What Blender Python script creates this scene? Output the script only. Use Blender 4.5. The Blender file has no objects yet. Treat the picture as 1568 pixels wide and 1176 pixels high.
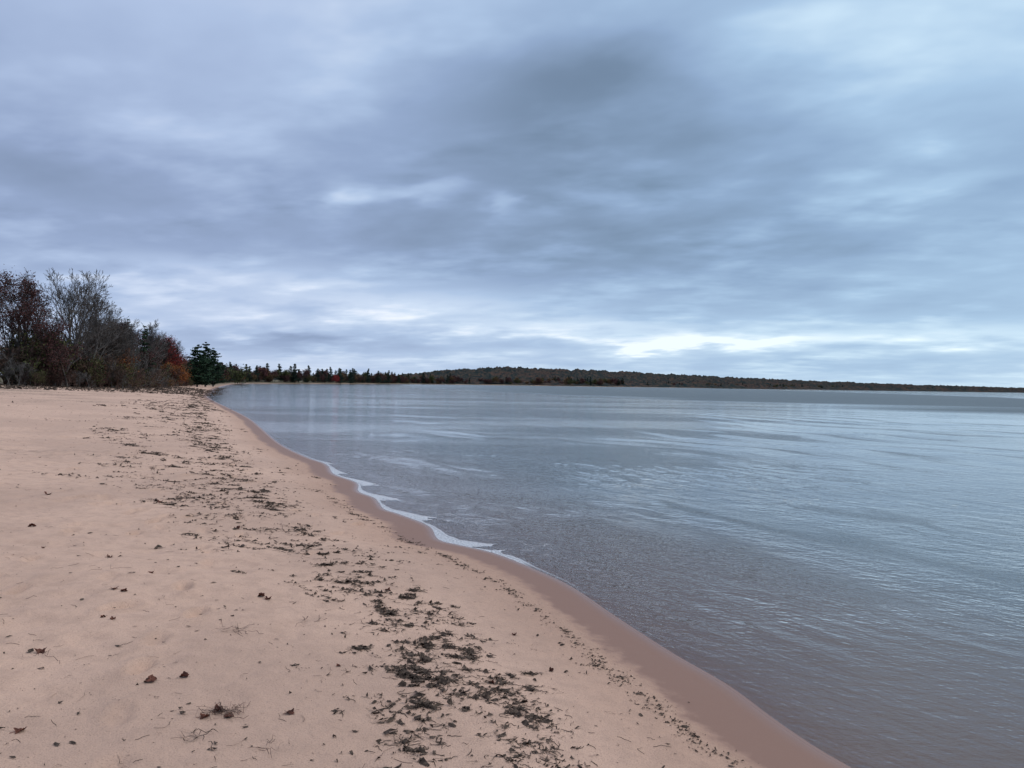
import bpy, math, random
import numpy as np
from mathutils import Matrix, Vector
R = math.radians
scene = bpy.context.scene
scene.view_settings.view_transform = 'Standard'
scene.view_settings.look = 'None'
scene.view_settings.exposure = 0
rs = np.random.RandomState(7)

# ------------------------------------------------------------ node helper
class S:
    def __init__(s, nt, sock): s.nt = nt; s.s = sock
    def _m(s, op, a, b=None, c=None):
        n = s.nt.nodes.new('ShaderNodeMath'); n.operation = op
        for i, v in enumerate((a, b, c)):
            if v is None: continue
            if isinstance(v, S): s.nt.links.new(v.s, n.inputs[i])
            else: n.inputs[i].default_value = v
        return S(s.nt, n.outputs[0])
    def __add__(s, o): return s._m('ADD', s, o)
    __radd__ = __add__
    def __sub__(s, o): return s._m('SUBTRACT', s, o)
    def __rsub__(s, o): return s._m('SUBTRACT', o, s)
    def __mul__(s, o): return s._m('MULTIPLY', s, o)
    __rmul__ = __mul__
    def __truediv__(s, o): return s._m('DIVIDE', s, o)
    def mad(s, a, b): return s._m('MULTIPLY_ADD', s, a, b)
    def max(s, o): return s._m('MAXIMUM', s, o)
    def min(s, o): return s._m('MINIMUM', s, o)
    def exp(s): return s._m('EXPONENT', s)
    def frac(s): return s._m('FRACT', s)
    def atan2(s, o): return s._m('ARCTAN2', s, o)
    def clamp(s): return s.max(0.0).min(1.0)
    def smooth(s, a, b, lo=0.0, hi=1.0):
        n = s.nt.nodes.new('ShaderNodeMapRange'); n.interpolation_type = 'SMOOTHSTEP'
        s.nt.links.new(s.s, n.inputs[0])
        n.inputs[1].default_value = a; n.inputs[2].default_value = b
        n.inputs[3].default_value = lo; n.inputs[4].default_value = hi
        return S(s.nt, n.outputs[0])
def comb(nt, x, y, z):
    n = nt.nodes.new('ShaderNodeCombineXYZ')
    for i, v in enumerate((x, y, z)):
        if isinstance(v, S): nt.links.new(v.s, n.inputs[i])
        else: n.inputs[i].default_value = v
    return S(nt, n.outputs[0])
def vmath(nt, op, a, b, out=0):
    n = nt.nodes.new('ShaderNodeVectorMath'); n.operation = op
    for i, v in enumerate((a, b)):
        if isinstance(v, S): nt.links.new(v.s, n.inputs[i])
        else: n.inputs[i].default_value = v
    return S(nt, n.outputs[out])
def noise(nt, vec, scale, detail=4, rough=0.5, dist=0.0, dim='3D'):
    n = nt.nodes.new('ShaderNodeTexNoise'); n.noise_dimensions = dim
    nt.links.new(vec.s, n.inputs['Vector'])
    n.inputs['Scale'].default_value = scale; n.inputs['Detail'].default_value = detail
    n.inputs['Roughness'].default_value = rough; n.inputs['Distortion'].default_value = dist
    return S(nt, n.outputs['Fac'])
def ramp(nt, fac, stops, interp='LINEAR'):
    n = nt.nodes.new('ShaderNodeValToRGB'); n.color_ramp.interpolation = interp
    nt.links.new(fac.s, n.inputs[0])
    e = n.color_ramp.elements
    while len(e) < len(stops): e.new(0.5)
    for i, (p, c) in enumerate(stops):
        e[i].position = p
        e[i].color = (c, c, c, 1) if not isinstance(c, tuple) else (*c, 1)
    return S(nt, n.outputs[0])
def mixc(nt, f, a, b, mode='MIX'):
    n = nt.nodes.new('ShaderNodeMixRGB'); n.blend_type = mode
    for i, v in enumerate((f, a, b)):
        if isinstance(v, S): nt.links.new(v.s, n.inputs[i])
        elif isinstance(v, tuple): n.inputs[i].default_value = (*v, 1)
        else: n.inputs[i].default_value = v
    return S(nt, n.outputs[0])
def sep(nt, v):
    n = nt.nodes.new('ShaderNodeSeparateXYZ'); nt.links.new(v.s, n.inputs[0])
    return [S(nt, o) for o in n.outputs]
def attr(nt, name):
    n = nt.nodes.new('ShaderNodeAttribute'); n.attribute_name = name
    return S(nt, n.outputs['Fac'])
def bump(nt, h, strength, dist, normal=None):
    n = nt.nodes.new('ShaderNodeBump')
    nt.links.new(h.s, n.inputs['Height'])
    if isinstance(strength, S): nt.links.new(strength.s, n.inputs['Strength'])
    else: n.inputs['Strength'].default_value = strength
    n.inputs['Distance'].default_value = dist
    return S(nt, n.outputs[0])
def srgb(r, g, b):
    f = lambda c: (c/255/12.92) if c/255 <= .04045 else ((c/255+.055)/1.055)**2.4
    return (f(r), f(g), f(b))

# ------------------------------------------------------------ world (overcast sky)
w = bpy.data.worlds.new("sky"); scene.world = w; w.use_nodes = True
nt = w.node_tree; nt.nodes.clear()
SUN_EL, SUN_AZ = R(34), R(80)
tc = nt.nodes.new('ShaderNodeTexCoord'); g = S(nt, tc.outputs['Generated'])
x, y, z = sep(nt, g)
zc = z.max(0.0)
zz = zc + 0.13
u = x / zz; v = y / zz
q = comb(nt, u * 0.70 + v * .12, v, 0.0)
q2 = comb(nt, u * 0.9 + 7.3, v + u * 0.28, 0.0)
n1 = noise(nt, q, 0.66, 3, 0.5, 0, '2D')
n2 = noise(nt, q2, 1.9, 4, 0.5, 0, '2D')
n3 = noise(nt, q, 5.4, 3, 0.5, 0, '2D')
az = x.atan2(y) + (n2 - 0.5) * 0.22
el = (n2 - 0.5) * zc.mad(0.20, 0.03) + (n1 - .5) * zc * .2 + zc
ae = comb(nt, az, el, 0.0)
B = ramp(nt, zc, [(0.0, .78), (.025, .74), (.05, .75), (.085, .69), (.125, .60), (.17, .50), (.23, .52), (.32, .57), (.42, .65), (.7, .75)])
for (a0, e0, wa, we, amp) in [
    (.25, .056, .10, .008, .40), (.05, .070, .14, .013, .24), (-.15, .098, .18, .016, .18),
    (-.42, .128, .15, .013, .15), (.50, .060, .22, .012, .18), (-.2, .128, .1, .008, .08),
    (-.36, .045, .16, .014, -.20), (.02, .165, .40, .03, -.05), (.03, .33, .16, .09, -.18),
    (-.19, .234, .035, .010, .18), (-.12, .232, .035, .010, .20), (-.03, .218, .035, .009, .20),
    (.48, .22, .07, .010, .14), (.5, .36, .20, .16, .16), (-.45, .34, .20, .10, .05), (-.5, .22, .2, .04, -.07),
    (-.02, .44, .25, .06, .05), (.45, .17, .15, .03, .05)]:
    d = vmath(nt, 'MULTIPLY', vmath(nt, 'SUBTRACT', ae, (a0, e0, 0)), (1/wa, 1/we, 0))
    dd = vmath(nt, 'DOT_PRODUCT', d, d, 1)
    n = nt.nodes.new('ShaderNodeMath'); n.operation = 'POWER'; n.inputs[0].default_value = .36788; nt.links.new(dd.s, n.inputs[1])
    B = S(nt, n.outputs[0]).mad(amp, B)
B = B + (n1 - 0.5) * 0.33 + (n2 - 0.5) * 0.30 + (n3 - 0.5) * (n2.smooth(.38, .62)) * 0.30
col = ramp(nt, B.clamp(), [(0.10, srgb(92, 111, 131)), (0.32, srgb(114, 134, 158)), (.5, srgb(142, 164, 194)),
                           (.68, srgb(168, 191, 218)), (.85, srgb(200, 218, 236)), (1.0, srgb(238, 245, 251))])
tint = mixc(nt, az.smooth(-.5, .55), (1.05, .985, 1.03), (.96, 1.04, 1.05))
col = mixc(nt, 1.0, col, tint, 'MULTIPLY')
gain = zc.smooth(.45, .95, 1.12, 2.6)      # overcast skies are brighter overhead
warm = mixc(nt, zc.smooth(.45, .9), (1, 1, 1), (1.12, 1.0, .86))
col = mixc(nt, 1.0, col, warm, 'MULTIPLY')
bg = nt.nodes.new('ShaderNodeBackground'); nt.links.new(col.s, bg.inputs[0]); nt.links.new(gain.s, bg.inputs[1])
st = nt.nodes.new('ShaderNodeTexSky'); st.sky_type = 'NISHITA'; st.sun_disc = False
st.sun_elevation = SUN_EL; st.sun_rotation = SUN_AZ
bgs = nt.nodes.new('ShaderNodeBackground'); nt.links.new(st.outputs[0], bgs.inputs[0]); bgs.inputs[1].default_value = 0.08
mx = nt.nodes.new('ShaderNodeMixShader'); mx.inputs[0].default_value = 0.93
nt.links.new(bgs.outputs[0], mx.inputs[1]); nt.links.new(bg.outputs[0], mx.inputs[2])
wo = nt.nodes.new('ShaderNodeOutputWorld'); nt.links.new(mx.outputs[0], wo.inputs[0])
w.cycles.sampling_method = 'MANUAL'; w.cycles.sample_map_resolution = 256

sun = bpy.data.lights.new("sun", 'SUN'); sun.energy = 1.45; sun.angle = R(12); sun.color = (1, .93, .84)
so = bpy.data.objects.new("sun", sun); scene.collection.objects.link(so)
sd = Vector((math.sin(SUN_AZ)*math.cos(SUN_EL), math.cos(SUN_AZ)*math.cos(SUN_EL), math.sin(SUN_EL)))
so.rotation_euler = sd.to_track_quat('Z', 'Y').to_euler(); so.location = (0, 0, 60)

# ------------------------------------------------------------ camera
cam = bpy.data.cameras.new("camera"); co = bpy.data.objects.new("camera", cam); scene.collection.objects.link(co)
cam.sensor_width = 36; cam.lens = 27.05; cam.clip_start = .1; cam.clip_end = 20000
co.matrix_world = Matrix.Translation((0, 0, 2.1)) @ Matrix.Rotation(R(90), 4, 'X') @ Matrix.Rotation(0.0156, 4, 'Z')
scene.camera = co

# ------------------------------------------------------------ numpy noise
_perm = rs.rand(256, 256)
def vnoise(x, y, s, seed=0):
    x = x / s + seed * 17.31; y = y / s + seed * 9.77
    xi = np.floor(x).astype(int); yi = np.floor(y).astype(int)
    fx = x - xi; fy = y - yi
    fx = fx*fx*(3-2*fx); fy = fy*fy*(3-2*fy)
    a = _perm[xi & 255, yi & 255]; b = _perm[(xi+1) & 255, yi & 255]
    c = _perm[xi & 255, (yi+1) & 255]; d = _perm[(xi+1) & 255, (yi+1) & 255]
    return (a*(1-fx)+b*fx)*(1-fy)+(c*(1-fx)+d*fx)*fy - .5
def fbm(x, y, s, o=4, seed=0):
    r = 0; a = 1
    for i in range(o):
        r = r + a*vnoise(x, y, s, seed+i); s *= .5; a *= .5
    return r
def sst(v, a, b):
    t = np.clip((v-a)/(b-a), 0, 1); return t*t*(3-2*t)

# ------------------------------------------------------------ shoreline
ctrl = [(20, -25), (8, -6), (5, -1.2), (3.5, 1.6), (2.5, 3.3), (1.96, 4.27), (1.76, 4.81), (1.60, 5.43), (1.34, 6.07), (1.02, 7.0),
        (.70, 8.0), (.36, 8.7), (-.15, 9.55), (-.62, 10.0), (-.92, 10.35), (-1.15, 11.3), (-1.75, 12.3), (-2.05, 12.75), (-2.4, 13.9), (-2.85, 14.7), (-3.15, 16.0), (-3.95, 17.4), (-4.6, 19.4), (-5.64, 21.3),
        (-7.65, 25.6), (-11.1, 34.2), (-14.7, 43), (-21.1, 57.4), (-29, 75), (-38.2, 96.6), (-49, 126), (-62, 160), (-85, 225), (-112, 305), (-140, 400), (-152, 515),
        (-144, 634), (-135, 800), (-121, 990), (-60, 1080), (40, 1120), (240, 1300), (700, 1700), (1500, 2250), (3000, 2900), (6500, 4200)]
P = [np.array(c, float) for c in ctrl]
line = [np.array((500., -3500.)), np.array((140., -500.)), np.array((50., -110.))]
for i in range(1, len(P)-2):
    n = 4
    for k in range(n):
        t = k/n
        p0, p1, p2, p3 = P[i-1], P[i], P[i+1], P[i+2]
        line.append(.5*((2*p1)+(-p0+p2)*t+(2*p0-5*p1+4*p2-p3)*t*t+(-p0+3*p1-3*p2+p3)*t**3))
line += [P[-2], P[-1]]
line = np.array(line)
poly = np.vstack([line, [[6500, -3500]]])
def shore(x, y):
    """signed distance to the waterline: + on land, - over the lake"""
    x = np.asarray(x, float).ravel(); y = np.asarray(y, float).ravel()
    best = np.full(x.shape, 1e18)
    for i in range(len(line)-1):
        a = line[i]; d = line[i+1]-a; L = d@d
        t = np.clip(((x-a[0])*d[0]+(y-a[1])*d[1])/L, 0, 1)
        dd = (x-a[0]-t*d[0])**2+(y-a[1]-t*d[1])**2
        np.minimum(best, dd, out=best)
    best = np.sqrt(best)
    ins = np.zeros(x.shape, bool); m = len(poly)
    for i in range(m):
        x1, y1 = poly[i]; x2, y2 = poly[(i+1) % m]
        if y1 == y2: continue
        ins ^= ((y1 > y) != (y2 > y)) & (x < (x2-x1)*(y-y1)/(y2-y1)+x1)
    return np.where(ins, -best, best)
foot = [(-2.4, 5.25, .3), (-2.37, 5.85, .1), (-2.75, 6.5, .4), (-2.94, 7.5, .2), (-2.05, 4.08, .35), (-1.8, 3.5, .1), (-2.25, 4.72, .2), (-3.3, 8.3, .3), (-3.2, 9.2, .2),
        (-3.6, 10.2, .3), (-4.2, 11.3, .3), (-4.3, 12.6, .35), (-3.6, 5.2, -.2), (-3.9, 6.1, .1), (-4.4, 7.1, .3), (-4.9, 8.6, .2), (-5.6, 10.4, .4), (-1.1, 3.0, .2)]
for i in range(110):
    t = rs.rand(); foot.append((-2.5-t*9+rs.randn()*1.2, 6+t*18+rs.randn()*2, rs.randn()*.4))
def ground(x, y, s=None):
    x = np.asarray(x, float).ravel(); y = np.asarray(y, float).ravel()
    if s is None: s = shore(x, y)
    zz = np.interp(s, [-2000, -300, -60, -15, -4, -1, 0, .5, 1.5, 3, 6, 12, 20, 40, 80, 300, 3000],
                   [-8, -5, -2, -.62, -.20, -.055, 0, .045, .15, .29, .48, .80, 1.15, 1.5, 2.0, 3, 5])
    dry = np.clip((s-.6)/1.2, 0, 1); near = np.clip((120-np.hypot(x, y))/60, 0, 1)
    zz = zz + dry*near*(fbm(x, y, 2.2, 3, 1)*.075 + (fbm(x, y, .42, 3, 8)*.026-.020*np.clip(fbm(x, y, .3, 1, 14)*3, 0, 1)**2)*np.clip((s-1.5)/2, .2, 1))
    zz = zz + .02*np.exp(-((s-1.9)/.5)**2)*near
    for fx, fy, a in foot:
        dx = x-fx; dy = y-fy
        m = (np.abs(dx) < .5) & (np.abs(dy) < .5)
        if not m.any(): continue
        u = dx[m]*math.cos(a)+dy[m]*math.sin(a); v = -dx[m]*math.sin(a)+dy[m]*math.cos(a)
        r2 = (u/.062)**2+(v/.14)**2
        zz[m] += (-.050*np.exp(-r2**2.0)+.022*np.exp(-((np.sqrt(r2)-1.4)/.32)**2))*(.7+.3*math.sin(fx*50))
    return zz

def axis(lo, hi, c0, s0, k, lim, k2):
    def side(end):
        out = []; p = 0.
        while p < end:
            st = max(s0, (k if p < lim else k2)*p); p += st; out.append(p)
        return out
    a = side(hi-c0); b = side(c0-lo)
    return np.array([c0-v for v in reversed(b)]+[c0]+[c0+v for v in a])
def gridmesh(name, xs, ys, zfun, keep=None, mat=None):
    X, Y = np.meshgrid(xs, ys); nx, ny = len(xs), len(ys)
    Z, A = zfun(X.ravel(), Y.ravel())
    v = np.stack([X.ravel(), Y.ravel(), Z], 1)
    i = np.arange(nx*ny).reshape(ny, nx)
    f = np.stack([i[:-1, :-1], i[:-1, 1:], i[1:, 1:], i[1:, :-1]], -1).reshape(-1, 4)
    if keep is not None: f = f[keep(A)[f].any(1)]
    return rawmesh(name, v, f, mats=[mat], attrs=A, smooth=True)
def rawme(name, v, f, mats, attrs=None, smooth=False, mi=None):
    me = bpy.data.meshes.new(name)
    me.vertices.add(len(v)); me.vertices.foreach_set('co', np.asarray(v, np.float32).ravel())
    me.loops.add(f.size); me.loops.foreach_set('vertex_index', f.ravel().astype(np.int32))
    me.polygons.add(len(f)); me.polygons.foreach_set('loop_start', np.arange(0, f.size, 4, dtype=np.int32))
    me.polygons.foreach_set('loop_total', np.full(len(f), 4, np.int32))
    if smooth: me.polygons.foreach_set('use_smooth', np.ones(len(f), bool))
    for m in mats: me.materials.append(m)
    if mi is not None: me.polygons.foreach_set('material_index', mi.astype(np.int32))
    me.update(calc_edges=True)
    for k, a in (attrs or {}).items():
        at = me.attributes.new(k, 'FLOAT', 'POINT'); at.data.foreach_set('value', a.astype(np.float32))
    return me
def rawmesh(name, *a, **k):
    ob = bpy.data.objects.new(name, rawme(name, *a, **k)); scene.collection.objects.link(ob)
    return ob

# ------------------------------------------------------------ materials
def newmat(name):
    m = bpy.data.materials.new(name); m.use_nodes = True; n = m.node_tree
    return m, n, n.nodes['Principled BSDF']
def lk(n, a, b): n.links.new(a.s, b)
def pos(n):
    t = n.nodes.new('ShaderNodeNewGeometry'); return S(n, t.outputs['Position'])

sand, n, bs = newmat("sand")
p = pos(n); s = attr(n, 'shore'); big = attr(n, 'broad'); soil = attr(n, 'soil'); lit = attr(n, 'litter')
med = noise(n, p, 5, 4, .6, 0, '2D'); fine = noise(n, p, 100, 3, .7, 0, '2D')
dry = mixc(n, big, (.490, .316, .240), (.422, .272, .208))
dry = mixc(n, med.smooth(.4, .72, 0, .55), dry, (.36, .232, .178))
dry = mixc(n, fine.smooth(.53, .72, 0, .55), dry, (.21, .13, .10))
dry = mixc(n, lit * med.smooth(.42, .60) * .85, dry, (.10, .072, .05))
dry = mixc(n, soil, dry, mixc(n, med, (.05, .045, .022), (.11, .08, .045)))
sn = s + (med - .5) * .34 + big * .10
damp = sn.smooth(1.6, .75); wet = sn.smooth(.74, .54)
c = mixc(n, damp * .45, dry, (.31, .180, .128))
c = mixc(n, wet, c, mixc(n, fine, (.205, .110, .079), (.165, .087, .063)))
c = mixc(n, s.smooth(-.02, -.35), c, (.20, .118, .092))
lk(n, c, bs.inputs['Base Color'])
lk(n, wet.smooth(0, 1, .95, .6) - s.smooth(.22, .03) * .40, bs.inputs['Roughness'])
bs.inputs['Specular IOR Level'].default_value = .28
h = med * .9 + fine * .20
lk(n, bump(n, h, wet.smooth(0, 1, .85, .06), .05), bs.inputs['Normal'])

water, n, bs = newmat("lake_water"); n.nodes.remove(bs)
p = pos(n); s = attr(n, 'shore'); dep = attr(n, 'depth'); px, py, pz = sep(n, p)
rip = attr(n, 'ruffled'); amp = attr(n, 'amp')
along = px * .61 - py * .79; across = px * .79 + py * .61
rp = comb(n, along * .34, across, 0.0)
rp2 = comb(n, px * .42, py, 0.0)
rp3 = comb(n, px * .20 + py * .05, py * .92 - px * .30, 0.0)
r1 = noise(n, rp, 3.6, 2, .5, 0, '2D'); r2 = noise(n, rp2, 9.5, 3, .6, 0, '2D'); r3 = noise(n, rp3, 1.15, 2, .5, 0, '2D')
r4 = noise(n, rp, 20, 2, .5, 0, '2D')
h = r1 * .020 + r2 * .013 + r3 * .020 + r4 * .007
nb = bump(n, h * amp, 1.0, 1.0)
fr = n.nodes.new('ShaderNodeFresnel'); fr.inputs[0].default_value = 1.40; lk(n, nb, fr.inputs['Normal'])
gl = n.nodes.new('ShaderNodeBsdfGlossy'); lk(n, nb, gl.inputs['Normal'])
lk(n, rip * .16 + .035, gl.inputs['Roughness'])
gl.inputs['Color'].default_value = (1, 1, 1, 1)
tr = n.nodes.new('ShaderNodeBsdfTransparent'); tr.inputs[0].default_value = (.93, .95, .97, 1)
df = n.nodes.new('ShaderNodeBsdfDiffuse')
dc = mixc(n, s.smooth(-.6, -5.0), (.155, .112, .096), (.080, .096, .108))
lk(n, dc, df.inputs[0])
m1 = n.nodes.new('ShaderNodeMixShader')
ex = (dep.max(0) * -6.5).exp(); lk(n, ex * -1.0 + 1.0, m1.inputs[0])
n.links.new(tr.outputs[0], m1.inputs[1]); n.links.new(df.outputs[0], m1.inputs[2])
m2 = n.nodes.new('ShaderNodeMixShader')
lk(n, S(n, fr.outputs[0]) * (rip * -.68 + 1.0), m2.inputs[0])
n.links.new(m1.outputs[0], m2.inputs[1]); n.links.new(gl.outputs[0], m2.inputs[2])
fo = n.nodes.new('ShaderNodeBsdfDiffuse'); fo.inputs[0].default_value = (.55, .55, .59, 1)
al = px * -.4 + py * .917
fn = noise(n, p, 3.0, 3, .6, 0, '2D'); fn2 = noise(n, p, 38, 2, .7, 0, '2D')
saw = ((al + (fn - .5) * 1.6) / -2.1 + .35).frac()
wid = (saw * saw * .36 + (fn - .5) * .26) * (al.smooth(7.9, 8.6) * al.smooth(24, 15))
off = s * -1.0
fm = (wid - off).smooth(-.015, .05) * fn2.smooth(.25, .62, .25, .9) * al.smooth(7.9, 8.3) * al.smooth(30, 16)
rr_ = (off - wid) / .016
rim = (rr_ * rr_ * -1.0).exp() * .5 * al.smooth(6.5, 8.6) * al.smooth(26, 18)
w2 = (off - .62 - (fn - .5) * 1.3) / .024
l2 = (w2 * w2 * -1.0).exp() * fn2.smooth(.40, .62) * .5 * al.smooth(6.0, 9) * al.smooth(24, 15)
w3 = (off - 1.45 - (fn - .5) * 1.9) / .027
l3 = (w3 * w3 * -1.0).exp() * fn2.smooth(.44, .64) * .36 * al.smooth(6.5, 10) * al.smooth(24, 15)
m3 = n.nodes.new('ShaderNodeMixShader'); lk(n, (fm * .78 + rim + l2 + l3).clamp(), m3.inputs[0])
n.links.new(m2.outputs[0], m3.inputs[1]); n.links.new(fo.outputs[0], m3.inputs[2])
n.links.new(m3.outputs[0], n.nodes['Material Output'].inputs[0])

def plain(name, c1, c2, scale, rough=.9, lo=.35, hi=.65):
    m, n, bs = newmat(name); p = pos(n)
    f = noise(n, p, scale, 2, .6).smooth(lo, hi)
    lk(n, mixc(n, f, c1, c2), bs.inputs['Base Color']); bs.inputs['Roughness'].default_value = rough
    bs.inputs['Specular IOR Level'].default_value = .1
    return m
bark = plain("bark_dark", (.035, .03, .029), (.075, .064, .058), 2)
bark_grey = plain("bark_grey", (.065, .058, .056), (.13, .117, .112), 2)
twig_m = plain("twig_brown", (.06, .040, .036), (.14, .088, .070), 1.5)
lf_purple = plain("leaves_purple_brown", (.035, .018, .018), (.10, .045, .042), 1.2)
lf_red = plain("leaves_red", (.09, .018, .015), (.26, .030, .030), .9)
lf_orange = plain("leaves_orange", (.12, .04, .014), (.27, .10, .032), .9)
lf_olive = plain("leaves_olive", (.032, .038, .017), (.09, .092, .036), 1)
lf_green = plain("needles_green", (.010, .022, .015), (.036, .062, .034), 1.1)
lf_brown = plain("leaves_brown", (.06, .037, .022), (.15, .090, .046), .8)
lf_far = plain("needles_distant", (.016, .026, .022), (.04, .055, .04), .3)
weed = plain("dark_wrack", (.028, .019, .016), (.085, .060, .047), 30)
leafm = plain("dead_leaf", (.045, .016, .012), (.12, .045, .03), 25, .7)

# ------------------------------------------------------------ ground + lake
def gz(X, Y):
    s = shore(X, Y); bk = fbm(X, Y, 3, 4, 51)
    return ground(X, Y, s), {'shore': s, 'broad': sst(fbm(X, Y, 2, 3, 44), -.3, .3), 'litter': sst(s+bk*16, 11, 19),
                             'soil': sst(s+bk*8+np.clip(Y-215, 0, 2)*10, 17, 24)}
xs = axis(-6500, 6500, -1.2, .033, .0115, 30, .045); ys = axis(-3500, 6500, 3.4, .03, .0105, 30, .025)
gridmesh("beach_ground", xs, ys, gz, mat=sand)
def wz_(X, Y):
    s = shore(X, Y); d = -ground(X, Y, s)
    D = np.hypot(X, Y)
    off = np.clip(-s, 0, None)
    ph = off + fbm(X, Y, 9, 3, 20)*4.0
    a1 = np.clip(off/3, 0, 1)*np.clip((90-D)/50, 0, 1)
    zz = .012*a1*np.sin(ph*2*np.pi/3.3)*np.clip(.4+fbm(X, Y, 6, 2, 31)*1.6, 0, 1) \
        + .0095*np.clip(off/.8, 0, 1)*np.clip((25-D)/10, 0, 1)*(.5+.5*np.exp(-off/3))*np.sin((off+fbm(X, Y, 1.8, 3, 40)*1.1)*2*np.pi/.68)*np.clip(.3+fbm(X, Y, 3, 2, 36)*2.2, 0, 1)
    far = Y-.02*(75-X)**2
    rip = sst(far+fbm(X, Y*3, 60, 3, 75)*35, 60, 96)*sst(X, -170, 40)
    st_ = sst(fbm(X*.22+Y*.1, Y, 5, 3, 77), -.15, .25)
    return zz+.004, {'shore': s, 'depth': d, 'ruffled': rip, 'amp': st_*.55+.42+.2*np.clip((14-D)/6, 0, 1)+rip*2.5+.4*sst(D, 90, 200)}
xs = axis(-400, 6500, 1.0, .05, .014, 40, .05); ys = axis(-3500, 4400, 4.0, .045, .012, 40, .025)
gridmesh("lake_water", xs, ys, wz_, keep=lambda A: A['depth'] > -.03, mat=water)

# ------------------------------------------------------------ geometry accumulator
class Geo:
    def __init__(s): s.v = []; s.f = []; s.m = []; s.n = 0
    def add(s, v, f, m):
        s.v.append(v); s.f.append(f+s.n); s.m.append(np.full(len(f), m)); s.n += len(v)
    def arrays(s): return np.vstack(s.v), np.vstack(s.f), np.concatenate(s.m)
    def build(s, name, mats, smooth=False):
        v, f, m = s.arrays(); return rawmesh(name, v, f, mats, smooth=smooth, mi=m)
def tube(geo, pts, rad, n, m):
    pts = np.asarray(pts); k = len(pts); d = np.gradient(pts, axis=0)
    d /= np.linalg.norm(d, axis=1)[:, None]+1e-9
    ref = np.array((0, 0, 1.)) if abs(d[0, 2]) < .9 else np.array((1., 0, 0))
    u = np.cross(d, ref); u /= np.linalg.norm(u, axis=1)[:, None]+1e-9; v = np.cross(d, u)
    a = np.arange(n)*2*np.pi/n
    r = np.asarray(rad)[:, None, None]
    V = pts[:, None, :]+r*(np.cos(a)[None, :, None]*u[:, None, :]+np.sin(a)[None, :, None]*v[:, None, :])
    i = np.arange(k*n).reshape(k, n); j = np.roll(i, -1, 1)
    F = np.stack([i[:-1], j[:-1], j[1:], i[1:]], -1).reshape(-1, 4)
    geo.add(V.reshape(-1, 3), F, m)
def quads(geo, c, size, rng, m, flat=0.0):
    k = len(c); a = rng.randn(k, 3); b = rng.randn(k, 3)
    a[:, 2] *= (1-flat); b[:, 2] *= (1-flat)
    a /= np.linalg.norm(a, axis=1)[:, None]; b -= (a*b).sum(1)[:, None]*a; b /= np.linalg.norm(b, axis=1)[:, None]+1e-9
    s = (size*rng.uniform(.5, 1.2, k))[:, None]
    a = a*s*.5; b = b*s*.32
    V = np.stack([c-a, c+b*1.0, c+a, c-b*1.0], 1).reshape(-1, 3)
    geo.add(V, np.arange(4*k).reshape(k, 4), m)
def grow(geo, rng, p, d, L, r, lev, cfg, tips):
    mx = cfg['levels']; ns = 5 if lev == 0 else (3 if lev < mx else 2)
    pts = [p]; d = d/np.linalg.norm(d); q = p.copy(); ds = [d]
    for i in range(ns):
        d = d+rng.randn(3)*cfg['wig']+np.array((0, 0, cfg['up'])); d /= np.linalg.norm(d)
        q = q+d*L/ns; pts.append(q); ds.append(d)
    rad = np.linspace(r, r*(.35 if lev else .3), ns+1)
    tube(geo, pts, np.maximum(rad, cfg['minr']), (7, 5, 4, 3, 3, 3)[lev], 0)
    if lev >= mx:
        tips.append(pts[-1]); tips.append(pts[1]); return
    nc = cfg['child'][lev]
    for k in range(nc):
        st0 = cfg['start'][min(lev, 1)]; t = st0+(1-st0)*(k+rng.rand())/nc
        i = min(int(t*ns), ns-1); fr = t*ns-i
        bp = pts[i]*(1-fr)+pts[i+1]*fr; bd = ds[i]
        az = rng.rand()*2*np.pi; perp = np.cross(bd, (math.cos(az), math.sin(az), .3)); perp /= np.linalg.norm(perp)+1e-9
        sp = cfg['spread']*rng.uniform(.6, 1.3)
        cd = bd*math.cos(sp)+perp*math.sin(sp)
        grow(geo, rng, bp, cd, L*cfg['ratio'][lev]*(1.1-.5*t)*rng.uniform(.75, 1.2), r*(1-.6*t)*.55, lev+1, cfg, tips)
def broad(seed, h, leafn=0, leaf=.2, spreadn=.35, stems=1, cfgx=None, leafmat=1, minr=.012):
    rng = np.random.RandomState(seed); g = Geo(); tips = []
    cfg = dict(levels=4, wig=.11, up=.05, minr=minr, child=(9, 6, 5, 4), start=(.25, .2), spread=.62, ratio=(.55, .6, .6, .6))
    if cfgx: cfg.update(cfgx)
    for k in range(stems):
        d = np.array((rng.randn()*.12*(stems > 1 and 2 or 1), rng.randn()*.12, 1.))
        grow(g, rng, np.array((rng.randn()*.25*(stems-1), rng.randn()*.25*(stems-1), -.2)), d, h*.78, h*.016+.02, 0, cfg, tips)
    if leafn:
        t = np.array(tips); idx = rng.randint(0, len(t), leafn)
        quads(g, t[idx]+rng.randn(leafn, 3)*spreadn, leaf, rng, leafmat)
    return g.arrays()
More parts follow.
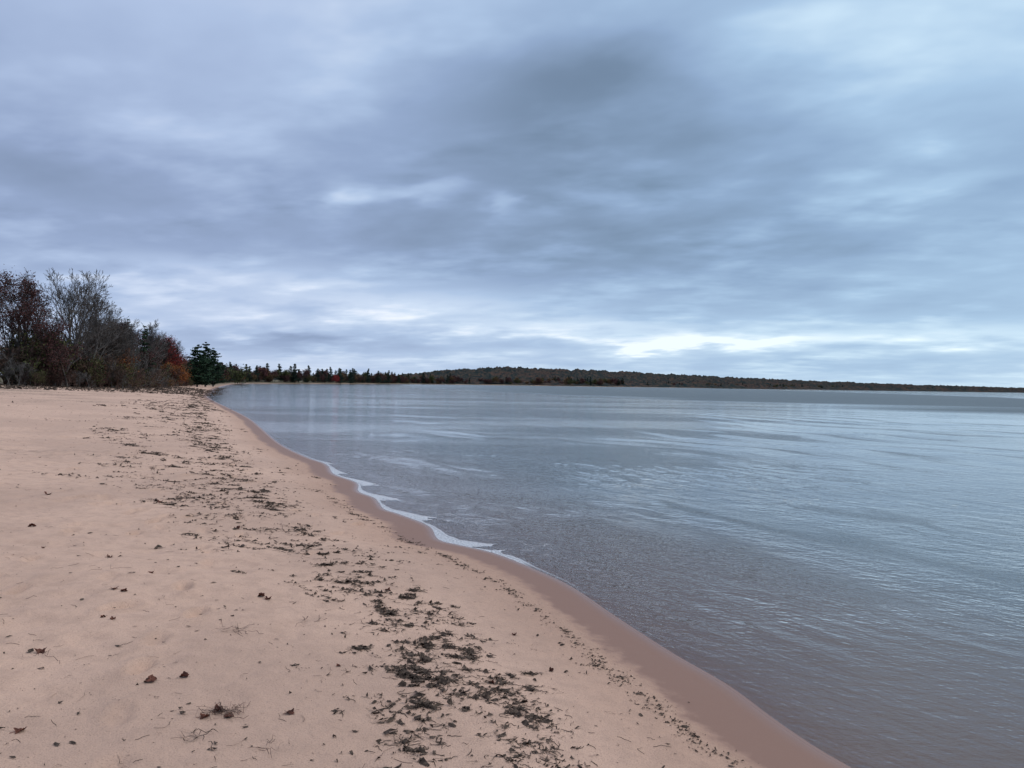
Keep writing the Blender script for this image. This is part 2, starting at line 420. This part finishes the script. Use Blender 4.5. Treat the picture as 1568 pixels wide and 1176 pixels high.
def conifer(seed, h, width, dens=1.0, leaf=.28, irregular=.35, bare=.12):
    rng = np.random.RandomState(seed); g = Geo()
    tube(g, [(0, 0, -.3), (0.03*h*rng.randn()*.3, 0, h*.5), (0, 0, h)], [h*.018+.03, h*.012+.02, .02], 6, 0)
    nw = int(h*2.6); cs = []
    for i in range(nw):
        t = bare+(1-bare)*(i+rng.rand())/nw
        rr = width*.5*((1-t)**.75)*1.05+.15
        if t < .35: rr *= .75+.7*t
        for k in range(rng.randint(3, 6)):
            a = rng.rand()*6.283; L = max(.15, rr*rng.uniform(1-irregular*1.6, 1+irregular*.5)); zz = t*h
            e = np.array((math.cos(a)*L, math.sin(a)*L, zz+L*rng.uniform(-.05, .35)))
            b = np.array((0, 0, zz)); mid = (b+e)/2+np.array((0, 0, -.06*L))
            tube(g, [b, mid, e], [.03, .02, .01], 3, 0)
            m = max(4, int(L*34*dens))
            tt = rng.uniform(.15, 1.02, m)[:, None]
            cs.append(b*(1-tt)+e*tt+rng.randn(m, 3)*np.array((.17, .17, .09))*(.5+L*.28))
    quads(g, np.vstack(cs), leaf, rng, 1, .35)
    return g.arrays()
def single(name, arr, x, y, mats, s=1, rot=0, zs=1):
    v, f, m = arr
    ob = rawmesh(name, v, f, mats, mi=m)
    ob.location = (x, y, float(ground([x], [y])[0])-.1); ob.rotation_euler = (0, 0, rot); ob.scale = (s, s, s*zs)
    return ob
def mass(name):
    e = bpy.data.objects.new(name, None); scene.collection.objects.link(e); return e
def child(parent, nm, me, x, y, z, s, rot):
    ob = bpy.data.objects.new(nm, me); scene.collection.objects.link(ob); ob.parent = parent
    ob.location = (x, y, z); ob.scale = (s, s, s); ob.rotation_euler = (0, 0, rot)

# ---- the wood on the left, near to far
bare_cfg = dict(levels=5, child=(9, 6, 4, 3, 3), ratio=(.62, .62, .62, .62, .6), spread=.5, wig=.10, up=.07)
bc4 = dict(levels=4, child=(10, 7, 5, 5), ratio=(.6, .62, .62, .62), spread=.5, wig=.10, up=.07)
single("bare_tree", broad(11, 13.2, stems=2, cfgx=bare_cfg, minr=.013), -54.2, 93, [bark_grey, bark_grey])
single("bare_tree", broad(12, 12.4, stems=2, cfgx=bare_cfg, minr=.013), -60, 95, [bark_grey, bark_grey])
single("bare_tree", broad(18, 11.6, stems=2, cfgx=bare_cfg, minr=.013), -52.6, 95, [bark_grey, bark_grey])
single("bare_tree", broad(13, 10.4, stems=2, cfgx=bc4, minr=.014), -63, 131, [bark_grey, bark_grey])
single("bare_tree", broad(14, 8.6, stems=3, cfgx=bc4, minr=.012), -54.6, 103, [bark, bark])
single("bare_tree", broad(15, 10.5, stems=2, cfgx=bc4, minr=.014), -67, 128, [bark_grey, bark_grey])
single("bare_tree", broad(16, 9.0, stems=3, cfgx=bc4, minr=.014), -57.5, 112, [bark_grey, bark])
single("bare_tree", broad(17, 9.0, stems=3, cfgx=bc4, minr=.014), -69, 148, [bark, bark])
single("purple_leaf_tree", broad(21, 12.0, leafn=9000, leaf=.20, spreadn=.42, cfgx=dict(spread=.5)), -55.8, 87, [bark, lf_purple])
single("purple_leaf_tree", broad(22, 7.4, leafn=5500, leaf=.18, spreadn=.4), -50.8, 88, [bark, lf_purple])
single("purple_leaf_tree", broad(23, 9.8, leafn=6500, leaf=.2, spreadn=.4), -60, 121, [bark, lf_purple])
single("brown_leaf_tree", broad(24, 7.8, leafn=5500, leaf=.2, spreadn=.4), -57, 108, [bark, lf_brown])
single("purple_leaf_tree", broad(25, 9.2, leafn=6500, leaf=.2, spreadn=.4), -67.5, 142, [bark, lf_purple])
single("purple_leaf_tree", broad(26, 10.5, leafn=7000, leaf=.2, spreadn=.4), -62, 90, [bark, lf_purple])
single("spruce_tree", conifer(31, 11.4, 5.2, 1.2), -65.6, 131, [bark, lf_green])
single("spruce_tree", conifer(32, 10.2, 4.4, 1.2), -61.2, 128, [bark, lf_green])
single("spruce_tree", conifer(33, 10.8, 4.8, 1.2), -68.3, 136, [bark, lf_green])
single("spruce_tree", conifer(36, 9.8, 4.4), -75, 160, [bark, lf_green])
single("spruce_tree", conifer(38, 9.6, 4.6, 1.2), -69.8, 151, [bark, lf_green])
single("red_maple_tree", broad(41, 9.8, leafn=13000, leaf=.22, spreadn=.55, cfgx=dict(spread=.7)), -75, 166, [bark, lf_red])
single("red_maple_tree", broad(42, 9.4, leafn=12000, leaf=.22, spreadn=.55, cfgx=dict(spread=.7)), -71.5, 162, [bark, lf_red])
single("orange_tree", broad(43, 3.8, leafn=5000, leaf=.22, spreadn=.5, cfgx=dict(spread=.7)), -67.0, 153, [bark, lf_orange])
single("orange_tree", broad(44, 3.8, leafn=5000, leaf=.22, spreadn=.5, cfgx=dict(spread=.7)), -65.3, 147, [bark, lf_orange])
single("pine_tree", conifer(34, 9.6, 8.0, 1.6, .36, .5, .08), -71.2, 174, [bark, lf_green])
single("pine_tree", conifer(35, 11.0, 9.0, 1.6, .36, .5, .08), -75.3, 189, [bark, lf_green])
single("pine_tree", conifer(37, 10.4, 8.5, 1.6, .36, .5, .08), -80.0, 206, [bark, lf_green])

# ---- thicket of shrubs along the back of the beach
shr = []
for (a, lm) in [((51, 3.2, 0, .15), twig_m), ((52, 3.0, 1800, .17), lf_olive), ((53, 2.6, 2000, .17), lf_brown), ((54, 2.8, 1700, .17), lf_purple), ((55, 2.2, 1900, .17), lf_orange), ((56, 3.4, 0, .15), bark_grey)]:
    v, f, m = broad(a[0], a[1], stems=5, leafn=a[2], leaf=a[3], spreadn=.3, cfgx=dict(levels=3, child=(8, 6, 5), start=(.06, .2), ratio=(.6, .6, .6), wig=.16), minr=.013)
    shr.append(rawme("shrub", v, f, [twig_m if a[2] else lm, lm], mi=m))
tl = np.array([(-58, 30), (-57, 55), (-53, 78), (-49.5, 92), (-53, 110), (-59, 130), (-66, 152), (-76, 182), (-90, 215), (-106, 260), (-124, 305), (-150, 395), (-163, 470)])
seg = np.hypot(*np.diff(tl, axis=0).T); cum = np.concatenate([[0], np.cumsum(seg)])
rng = np.random.RandomState(5); NS = 620
t = rng.rand(NS)**1.15*cum[-1]; dep = np.abs(rng.randn(NS))*4.5
X = np.interp(t, cum, tl[:, 0])-dep-rng.rand(NS)*1.5; Y = np.interp(t, cum, tl[:, 1])+rng.randn(NS)*1.5; Z = ground(X, Y)
par = mass("shrub_thicket")
for i in range(NS):
    sc = (.55+.20*min(dep[i], 6))*rng.uniform(.7, 1.3)*(1 if Y[i] < 200 else 1.2)
    po = .09 if 120 < Y[i] else .04
    child(par, "shrub_%d" % i, shr[rng.choice(6, p=[.22, .2, .2, .14, po, .24-po])], X[i], Y[i], Z[i], sc, rng.rand()*6.28)

# ---- trees lining the far end of the bay: one distant mass
fc = {}
def fm_(k, lm):
    if (k, lm) not in fc:
        if k == 0: a = conifer(61, 9, 4.5, .45, .6)
        elif k == 1: a = conifer(62, 8, 5.5, .45, .6, .5)
        elif k == 2: a = broad(63, 7, leafn=900, leaf=.6, spreadn=.6, cfgx=dict(levels=3, child=(7, 5, 4)), minr=.03)
        else: a = broad(64, 5, stems=3, leafn=900, leaf=.5, spreadn=.5, cfgx=dict(levels=3, child=(7, 5, 4), start=(.1, .2)), minr=.03)
        fc[(k, lm)] = rawme("distant_tree", a[0], a[1], [bark, [bark, lf_far, lf_brown, lf_olive, lf_red, lf_purple][lm]], mi=a[2])
    return fc[(k, lm)]
rng = np.random.RandomState(9)
far_line = np.array([(-120, 300), (-150, 400), (-162, 515), (-153, 640), (-145, 800), (-132, 1000), (-75, 1100), (30, 1140), (240, 1325), (700, 1722), (1490, 2280), (3000, 2945)])
seg = np.hypot(*np.diff(far_line, axis=0).T); cum2 = np.concatenate([[0], np.cumsum(seg)])
items = []
for i in range(520):
    d = rng.rand()*1150; X_ = np.interp(d, cum2, far_line[:, 0]); Y_ = np.interp(d, cum2, far_line[:, 1])
    k = rng.choice([0, 1, 2, 3], p=[.13, .13, .32, .42]); lm = 1 if k < 2 else rng.choice([2, 3, 4, 5], p=[.3, .25, .06 if Y_ < 600 else .0, .39 if Y_ < 600 else .45])
    items.append((X_-abs(rng.randn())*8, Y_+rng.randn()*6, k, rng.uniform(.5, 1.2)*(1+Y_/2000), lm))
items += [(-125, 355, 3, 1.6, 3), (-165, 545, 0, 1.5, 1), (-156, 552, 0, 1.6, 1), (-152, 556, 2, 1.5, 5), (-128, 560, 2, 1.1, 4), (-136, 610, 1, 1.6, 1), (-138, 614, 0, 1.5, 1), (-130, 618, 0, 1.4, 1),
          (-175, 545, 2, 1.3, 5), (-145, 700, 0, 1.6, 1), (-142, 760, 0, 1.7, 1), (-139, 800, 1, 1.7, 1), (-133, 830, 0, 1.7, 1)]
for i in range(420):
    d = rng.uniform(1200, cum2[-1]); X_ = np.interp(d, cum2, far_line[:, 0]); Y_ = np.interp(d, cum2, far_line[:, 1])
    k = rng.choice([0, 1, 2, 3], p=[.3, .2, .3, .2]); items.append((X_, Y_+rng.rand()*25, k, rng.uniform(.8, 1.3), 1 if k < 2 else rng.choice([2, 3, 5])))
zi = ground([a[0] for a in items], [a[1] for a in items]); par = mass("distant_trees")
for i, (X_, Y_, k, s_, lm) in enumerate(items): child(par, "crown_%d" % i, fm_(k, lm), X_, Y_, zi[i]-.3, s_, rng.rand()*6.28)

# ---- forested hill across the lake
ridge = np.array([(-420, 1180, 7), (-260, 1220, 8), (-195, 1250, 9), (-159, 1300, 16), (-100, 1400, 25), (-31, 1500, 32), (62, 1600, 33), (167, 1700, 33), (330, 1800, 30), (523, 1950, 26), (742, 2100, 23),
                  (985, 2250, 20), (1255, 2400, 17), (1477, 2500, 15), (1797, 2700, 14), (2332, 3000, 13), (5500, 4100, 14)], float)
foot_l = np.array([(-420, 1100), (-260, 1080), (-160, 1060), (-125, 1015), (-75, 1090), (-10, 1112), (60, 1140), (120, 1200), (240, 1310), (430, 1470), (650, 1665), (900, 1840), (1180, 2030), (1420, 2200), (1720, 2352), (2300, 2608), (5400, 3798)], float)
NC, NR = 2200, 40
tt = np.interp(np.linspace(0, 1, NC), [0, .93, 1], [0, 15, 16]); ii = np.arange(17)
rx, ry, rz = (np.interp(tt, ii, ridge[:, k]) for k in range(3)); fx, fy = (np.interp(tt, ii, foot_l[:, k]) for k in range(2))
rr = np.linspace(0, 1, NR)**1.3; V = np.zeros((NR+8, NC, 3))
for j in range(NR):
    t = rr[j]; X = fx+(rx-fx)*t; Y = fy+(ry-fy)*t
    prof = np.minimum(6.5, rz*.6)*min(1, t*14) + np.maximum(rz-7, 0)*(t*t*(3-2*t))
    Z = prof + min(1, t*10)*(fbm(X, Y, 15, 3, 80)*7.5 + np.abs(vnoise(X, Y, 6, 90))*4)
    V[j] = np.stack([X, Y, Z], 1)
for j in range(8):
    t = (j+1)/8; V[NR+j] = np.stack([rx, ry+t*400, np.maximum(rz*(1-t)+fbm(rx, ry+t*400, 13, 3, 80)*6, 0)+1-t], 1)
i = np.arange((NR+8)*NC).reshape(NR+8, NC)
F = np.stack([i[:-1, :-1], i[:-1, 1:], i[1:, 1:], i[1:, :-1]], -1).reshape(-1, 4)
hill_m, n, bs = newmat("autumn_forest"); p = pos(n)
a = noise(n, p, .09, 3, .7); b = noise(n, p, .012, 2, .5); c3 = noise(n, p, .22, 1, .5)
c = mixc(n, a.smooth(.38, .62), (.018, .025, .026), (.055, .043, .036))
c = mixc(n, (b * .6 + a * .4).smooth(.46, .62, 0, .6), c, (.072, .042, .034))
c = mixc(n, c3.smooth(.52, .6, 0, .8), c, (.014, .022, .026))
lk(n, c, bs.inputs['Base Color']); bs.inputs['Roughness'].default_value = 1; bs.inputs['Specular IOR Level'].default_value = 0
rawmesh("forested_hill", V.reshape(-1, 3), F, [hill_m])

# ------------------------------------------------------------ wrack, leaves and twigs on the sand
def lineclumps(linepts, nclump, per, width, rng, csize=.09):
    L = np.array(linepts, float); seg = np.hypot(*np.diff(L, axis=0).T)/(np.hypot(L[:-1, 0], L[:-1, 1])+1); c = np.concatenate([[0], np.cumsum(seg)])
    X = []; Y = []; SZ = []
    dens = rng.rand(40)
    for i in range(nclump):
        t = rng.rand()
        if rng.rand() > .35+dens[int(t*39.99)]: continue
        t *= c[-1]; x = np.interp(t, c, L[:, 0]); y = np.interp(t, c, L[:, 1]); d = math.hypot(x, y)
        ws = width*(1+d*.07)
        x += rng.randn()*ws*1.2+math.sin(t*9)*ws*.5; y += rng.randn()*ws*.8; k = max(2, int(rng.exponential(per)))
        cs = csize*(.3+rng.rand()**2*1.9)*(1+d*.03); a = rng.randn()*.6-.2
        u = rng.randn(k)*cs*1.5; v = rng.randn(k)*cs*.5+np.sin(u/cs*1.3+rng.rand()*6)*cs*.45
        X.append(x+u*math.cos(a)-v*math.sin(a)); Y.append(y+u*math.sin(a)+v*math.cos(a)); SZ.append(np.full(k, 1+d*.035))
    return np.concatenate(X), np.concatenate(Y), np.concatenate(SZ)
def flakes(geo, x, y, size, rng, m=0, thick=.006, elong=1.0):
    k = len(x); z = ground(x, y); a = rng.randn(k)*.8+(rng.rand(k) < .35)*rng.rand(k)*3; L = size*rng.uniform(.4, 1.5, k)*elong; W = L*rng.uniform(.12, .5, k)
    ca, sa = np.cos(a), np.sin(a); V = np.zeros((k, 8, 3))
    loc = [(-.5, -.15), (-.15, -.5), (.3, -.4), (.5, .1), (.15, .5), (-.35, .4), (0, 0), (.1, .05)]
    for j, (u, v) in enumerate(loc):
        uu = (u+rng.randn(k)*.12)*L; vv = (v+rng.randn(k)*.15)*W
        V[:, j, 0] = x+uu*ca-vv*sa; V[:, j, 1] = y+uu*sa+vv*ca
        V[:, j, 2] = z+.002+np.abs(rng.randn(k))*thick*(1 if j < 6 else 1.6)*np.minimum(size/.03, 3)
    b = np.arange(k)[:, None]*8
    F = np.concatenate([b+np.array([[0, 1, 2, 6]]), b+np.array([[6, 2, 3, 4]]), b+np.array([[0, 6, 4, 5]])])
    geo.add(V.reshape(-1, 3), F, m)
def strands(geo, x, y, length, wdt, rng, m=0, lift=.004, seg=4):
    k = len(x); a = rng.rand(k)*6.283; px_, py_ = x.copy(), y.copy(); P_ = []
    for j in range(seg+1):
        P_.append((px_.copy(), py_.copy(), a.copy())); px_ = px_+np.cos(a)*length/seg; py_ = py_+np.sin(a)*length/seg; a = a+rng.randn(k)*.45
    V = np.zeros((k, seg+1, 2, 3))
    for j, (u, v, aa) in enumerate(P_):
        zc_ = ground(u, v)+lift*(.4+np.abs(rng.randn(k)))
        ww = wdt*(.5+.5*math.sin(math.pi*(j+.5)/(seg+1)))
        for s_, sg in ((0, -1), (1, 1)):
            V[:, j, s_, 0] = u-np.sin(aa)*ww*sg*.5; V[:, j, s_, 1] = v+np.cos(aa)*ww*sg*.5; V[:, j, s_, 2] = zc_+.001*sg
    b = np.arange(k)[:, None]*(2*(seg+1)); F = []
    for j in range(seg): F.append(b+np.array([[2*j, 2*j+1, 2*j+3, 2*j+2]]))
    geo.add(V.reshape(-1, 3), np.concatenate(F), m)

rng = np.random.RandomState(3)
main = [(-.38, 3.9), (-.47, 4.06), (-.62, 4.7), (-.72, 5.36), (-.86, 6.38), (-1.67, 7.85), (-2.7, 9.7), (-4.3, 12.7), (-6.4, 17), (-10.2, 25.5), (-21, 51), (-42, 103)]
upper = [(-2.9, 8.2), (-3.5, 9.2), (-4.6, 11), (-5.8, 12.9), (-8, 17), (-11, 22), (-16, 34), (-28, 60)]
lower = [(-.6, 6.6), (-.39, 5.84), (-.22, 5.1), (.05, 4.5), (.2, 4.1), (.22, 3.9), (.4, 3.6), (.5, 3.2)]
low2 = [(-.2, 3.75), (.1, 3.7), (.5, 3.6)]
thin = [(-3.6, 14.2), (-2.4, 11.8), (-1.45, 10.1), (-.79, 9.1), (.0, 7.6), (.38, 6.56), (.58, 5.9), (.84, 5.0), (1.08, 4.44), (1.32, 4.0), (1.7, 3.3)]
gw = Geo()
for (ln, nc, per, wd, sz, cs) in [(main, 720, 14, .10, .021, .045), (main, 520, 8, .26, .017, .055), (upper, 380, 14, .22, .022, .07), (lower, 200, 10, .06, .016, .038), (low2, 28, 9, .035, .016, .035),
                          (thin, 420, 8, .02, .010, .03), (main, 300, 4, .6, .014, .04)]:
    x_, y_, s_ = lineclumps(ln, nc, per, wd, rng, cs)
    flakes(gw, x_, y_, sz*s_*(.5+rng.rand(len(x_))**2*1.6), rng, elong=1.2)
    mth = rng.rand(len(x_)) < .5
    if sz > .015: strands(gw, x_[mth], y_[mth], sz*3.0*s_[mth], .0032*s_[mth], rng)
gw.build("seaweed_debris", [weed])
gs = Geo(); k = 6500
yy = 2.5+rng.rand(k)**2.2*45; xx = -yy*.75+rng.rand(k)*(yy*1.05)+.3
sh = shore(xx, yy); m_ = (sh > .7) & (sh < 22); xx, yy = xx[m_], yy[m_]
dd = np.hypot(xx, yy); flakes(gs, xx, yy, (.005+rng.rand(len(xx))**6*.032)*(1+dd*.04), rng)
k = 420; yy = 2.8+rng.rand(k)**1.5*14; xx = -yy*.7+rng.rand(k)*yy*.9
m_ = shore(xx, yy) > 1; strands(gs, xx[m_], yy[m_], rng.uniform(.03, .12, m_.sum()), .002, rng)
k = 5200; yy = 35+rng.rand(k)*110; xx = np.interp(yy, tl[:, 1], tl[:, 0])+rng.rand(k)**1.5*15-2
flakes(gs, xx, yy, .14+rng.rand(k)**3*.5, rng, 0, .02)
k = 900; yy = 35+rng.rand(k)*100; xx = np.interp(yy, tl[:, 1], tl[:, 0])+rng.rand(k)**1.5*12-2
strands(gs, xx, yy, rng.uniform(.5, 1.8, k), .06, rng, 0, .03)
gs.build("scattered_litter", [weed])

def fallen_leaf(x, y, size, seed):
    rg = np.random.RandomState(seed); lobes = 5; pts = []
    for i in range(20):
        a = i/20*2*math.pi; r = .5*(.62+.38*abs(math.cos(a*lobes/2+.3)))*(1+rg.randn()*.08); pts.append((a, r))
    verts = [(0, 0, .012)]; curl = rg.uniform(.5, 1.1); a0 = rg.rand()*6
    for ring in (.5, 1.0):
        for a, r in pts:
            u, v = math.cos(a)*r*ring, math.sin(a)*r*ring
            bend = curl*(abs(u*math.cos(a0)+v*math.sin(a0))**1.5)*1.5+rg.randn()*.02
            verts.append((u*size, v*size, max(0.02, bend)*size))
    faces = [(0, 1+i, 1+(i+1) % 20) for i in range(20)]+[(1+i, 21+i, 21+(i+1) % 20, 1+(i+1) % 20) for i in range(20)]
    b = len(verts); st_ = [(0, 0), (-.25, .02), (-.5, .05), (-.8, .12)]
    for (u, v) in st_: verts += [(u*size, v*size-.0012, .006), (u*size, v*size+.0012, .008)]
    faces += [(b+2*i, b+2*i+1, b+2*i+3, b+2*i+2) for i in range(3)]
    me = bpy.data.meshes.new("fallen_leaf"); me.from_pydata(verts, [], faces); me.materials.append(leafm); me.update()
    ob = bpy.data.objects.new("fallen_leaf", me); scene.collection.objects.link(ob)
    ob.location = (x, y, float(ground([x], [y])[0])+.001); ob.rotation_euler = (rg.randn()*.15, rg.randn()*.15, rg.rand()*6)
for i, (x_, y_, s_) in enumerate([(-2.1, 4.52, .07), (-1.94, 4.62, .05), (-2.97, 4.89, .06), (-3.2, 6.25, .06), (-3.1, 6.2, .05), (-3.2, 6.9, .05), (-2.42, 3.83, .05), (-1.2, 4.25, .05), (-2.07, 6.44, .06), (-2.0, 6.4, .05),
                                  (-5.4, 8.7, .08), (-.75, 3.35, .07), (-2.95, 5.6, .035), (-2.85, 5.55, .035), (-3.9, 7.5, .05), (-4.6, 7.6, .04), (-6.5, 10.8, .09), (-1.58, 4.22, .06), (-1.5, 4.15, .05), (-1.62, 4.12, .045),
                                  (-1.1, 7.0, .05), (.05, 6.1, .04), (-.1, 4.9, .04), (-3.4, 9.6, .07), (-5.0, 11, .09), (-.55, 3.6, .05), (.3, 5.3, .035), (-1.1, 5.0, .03)]):
    fallen_leaf(x_, y_, s_*1.15, 100+i)
def tuft(name, x, y, k, spread, ln, seed, mat, wd=.0022):
    rg = np.random.RandomState(seed); g_ = Geo()
    strands(g_, x+rg.randn(k)*spread, y+rg.randn(k)*spread*.6, rg.uniform(.4, 1.2, k)*ln, wd, rg, 0, .014)
    g_.build(name, [mat])
tuft("dried_grass_tuft", -1.54, 4.2, 60, .055, .11, 1, twig_m, .0028)
tuft("dried_grass_tuft", -1.93, 5.5, 14, .03, .16, 2, twig_m, .003)
tuft("dried_grass_tuft", -1.54, 3.86, 10, .03, .14, 3, weed, .004)
tuft("dried_grass_tuft", -.65, 3.45, 22, .10, .13, 4, twig_m)
tuft("dried_grass_tuft", -1.55, 5.9, 6, .04, .14, 5, twig_m, .004)
tuft("dried_grass_tuft", -3.6, 6.9, 4, .05, .16, 6, twig_m)
tuft("dried_grass_tuft", -1.2, 3.85, 6, .05, .12, 7, twig_m)
tuft("dried_grass_tuft", -2.9, 4.75, 6, .03, .1, 8, twig_m)
print("done")
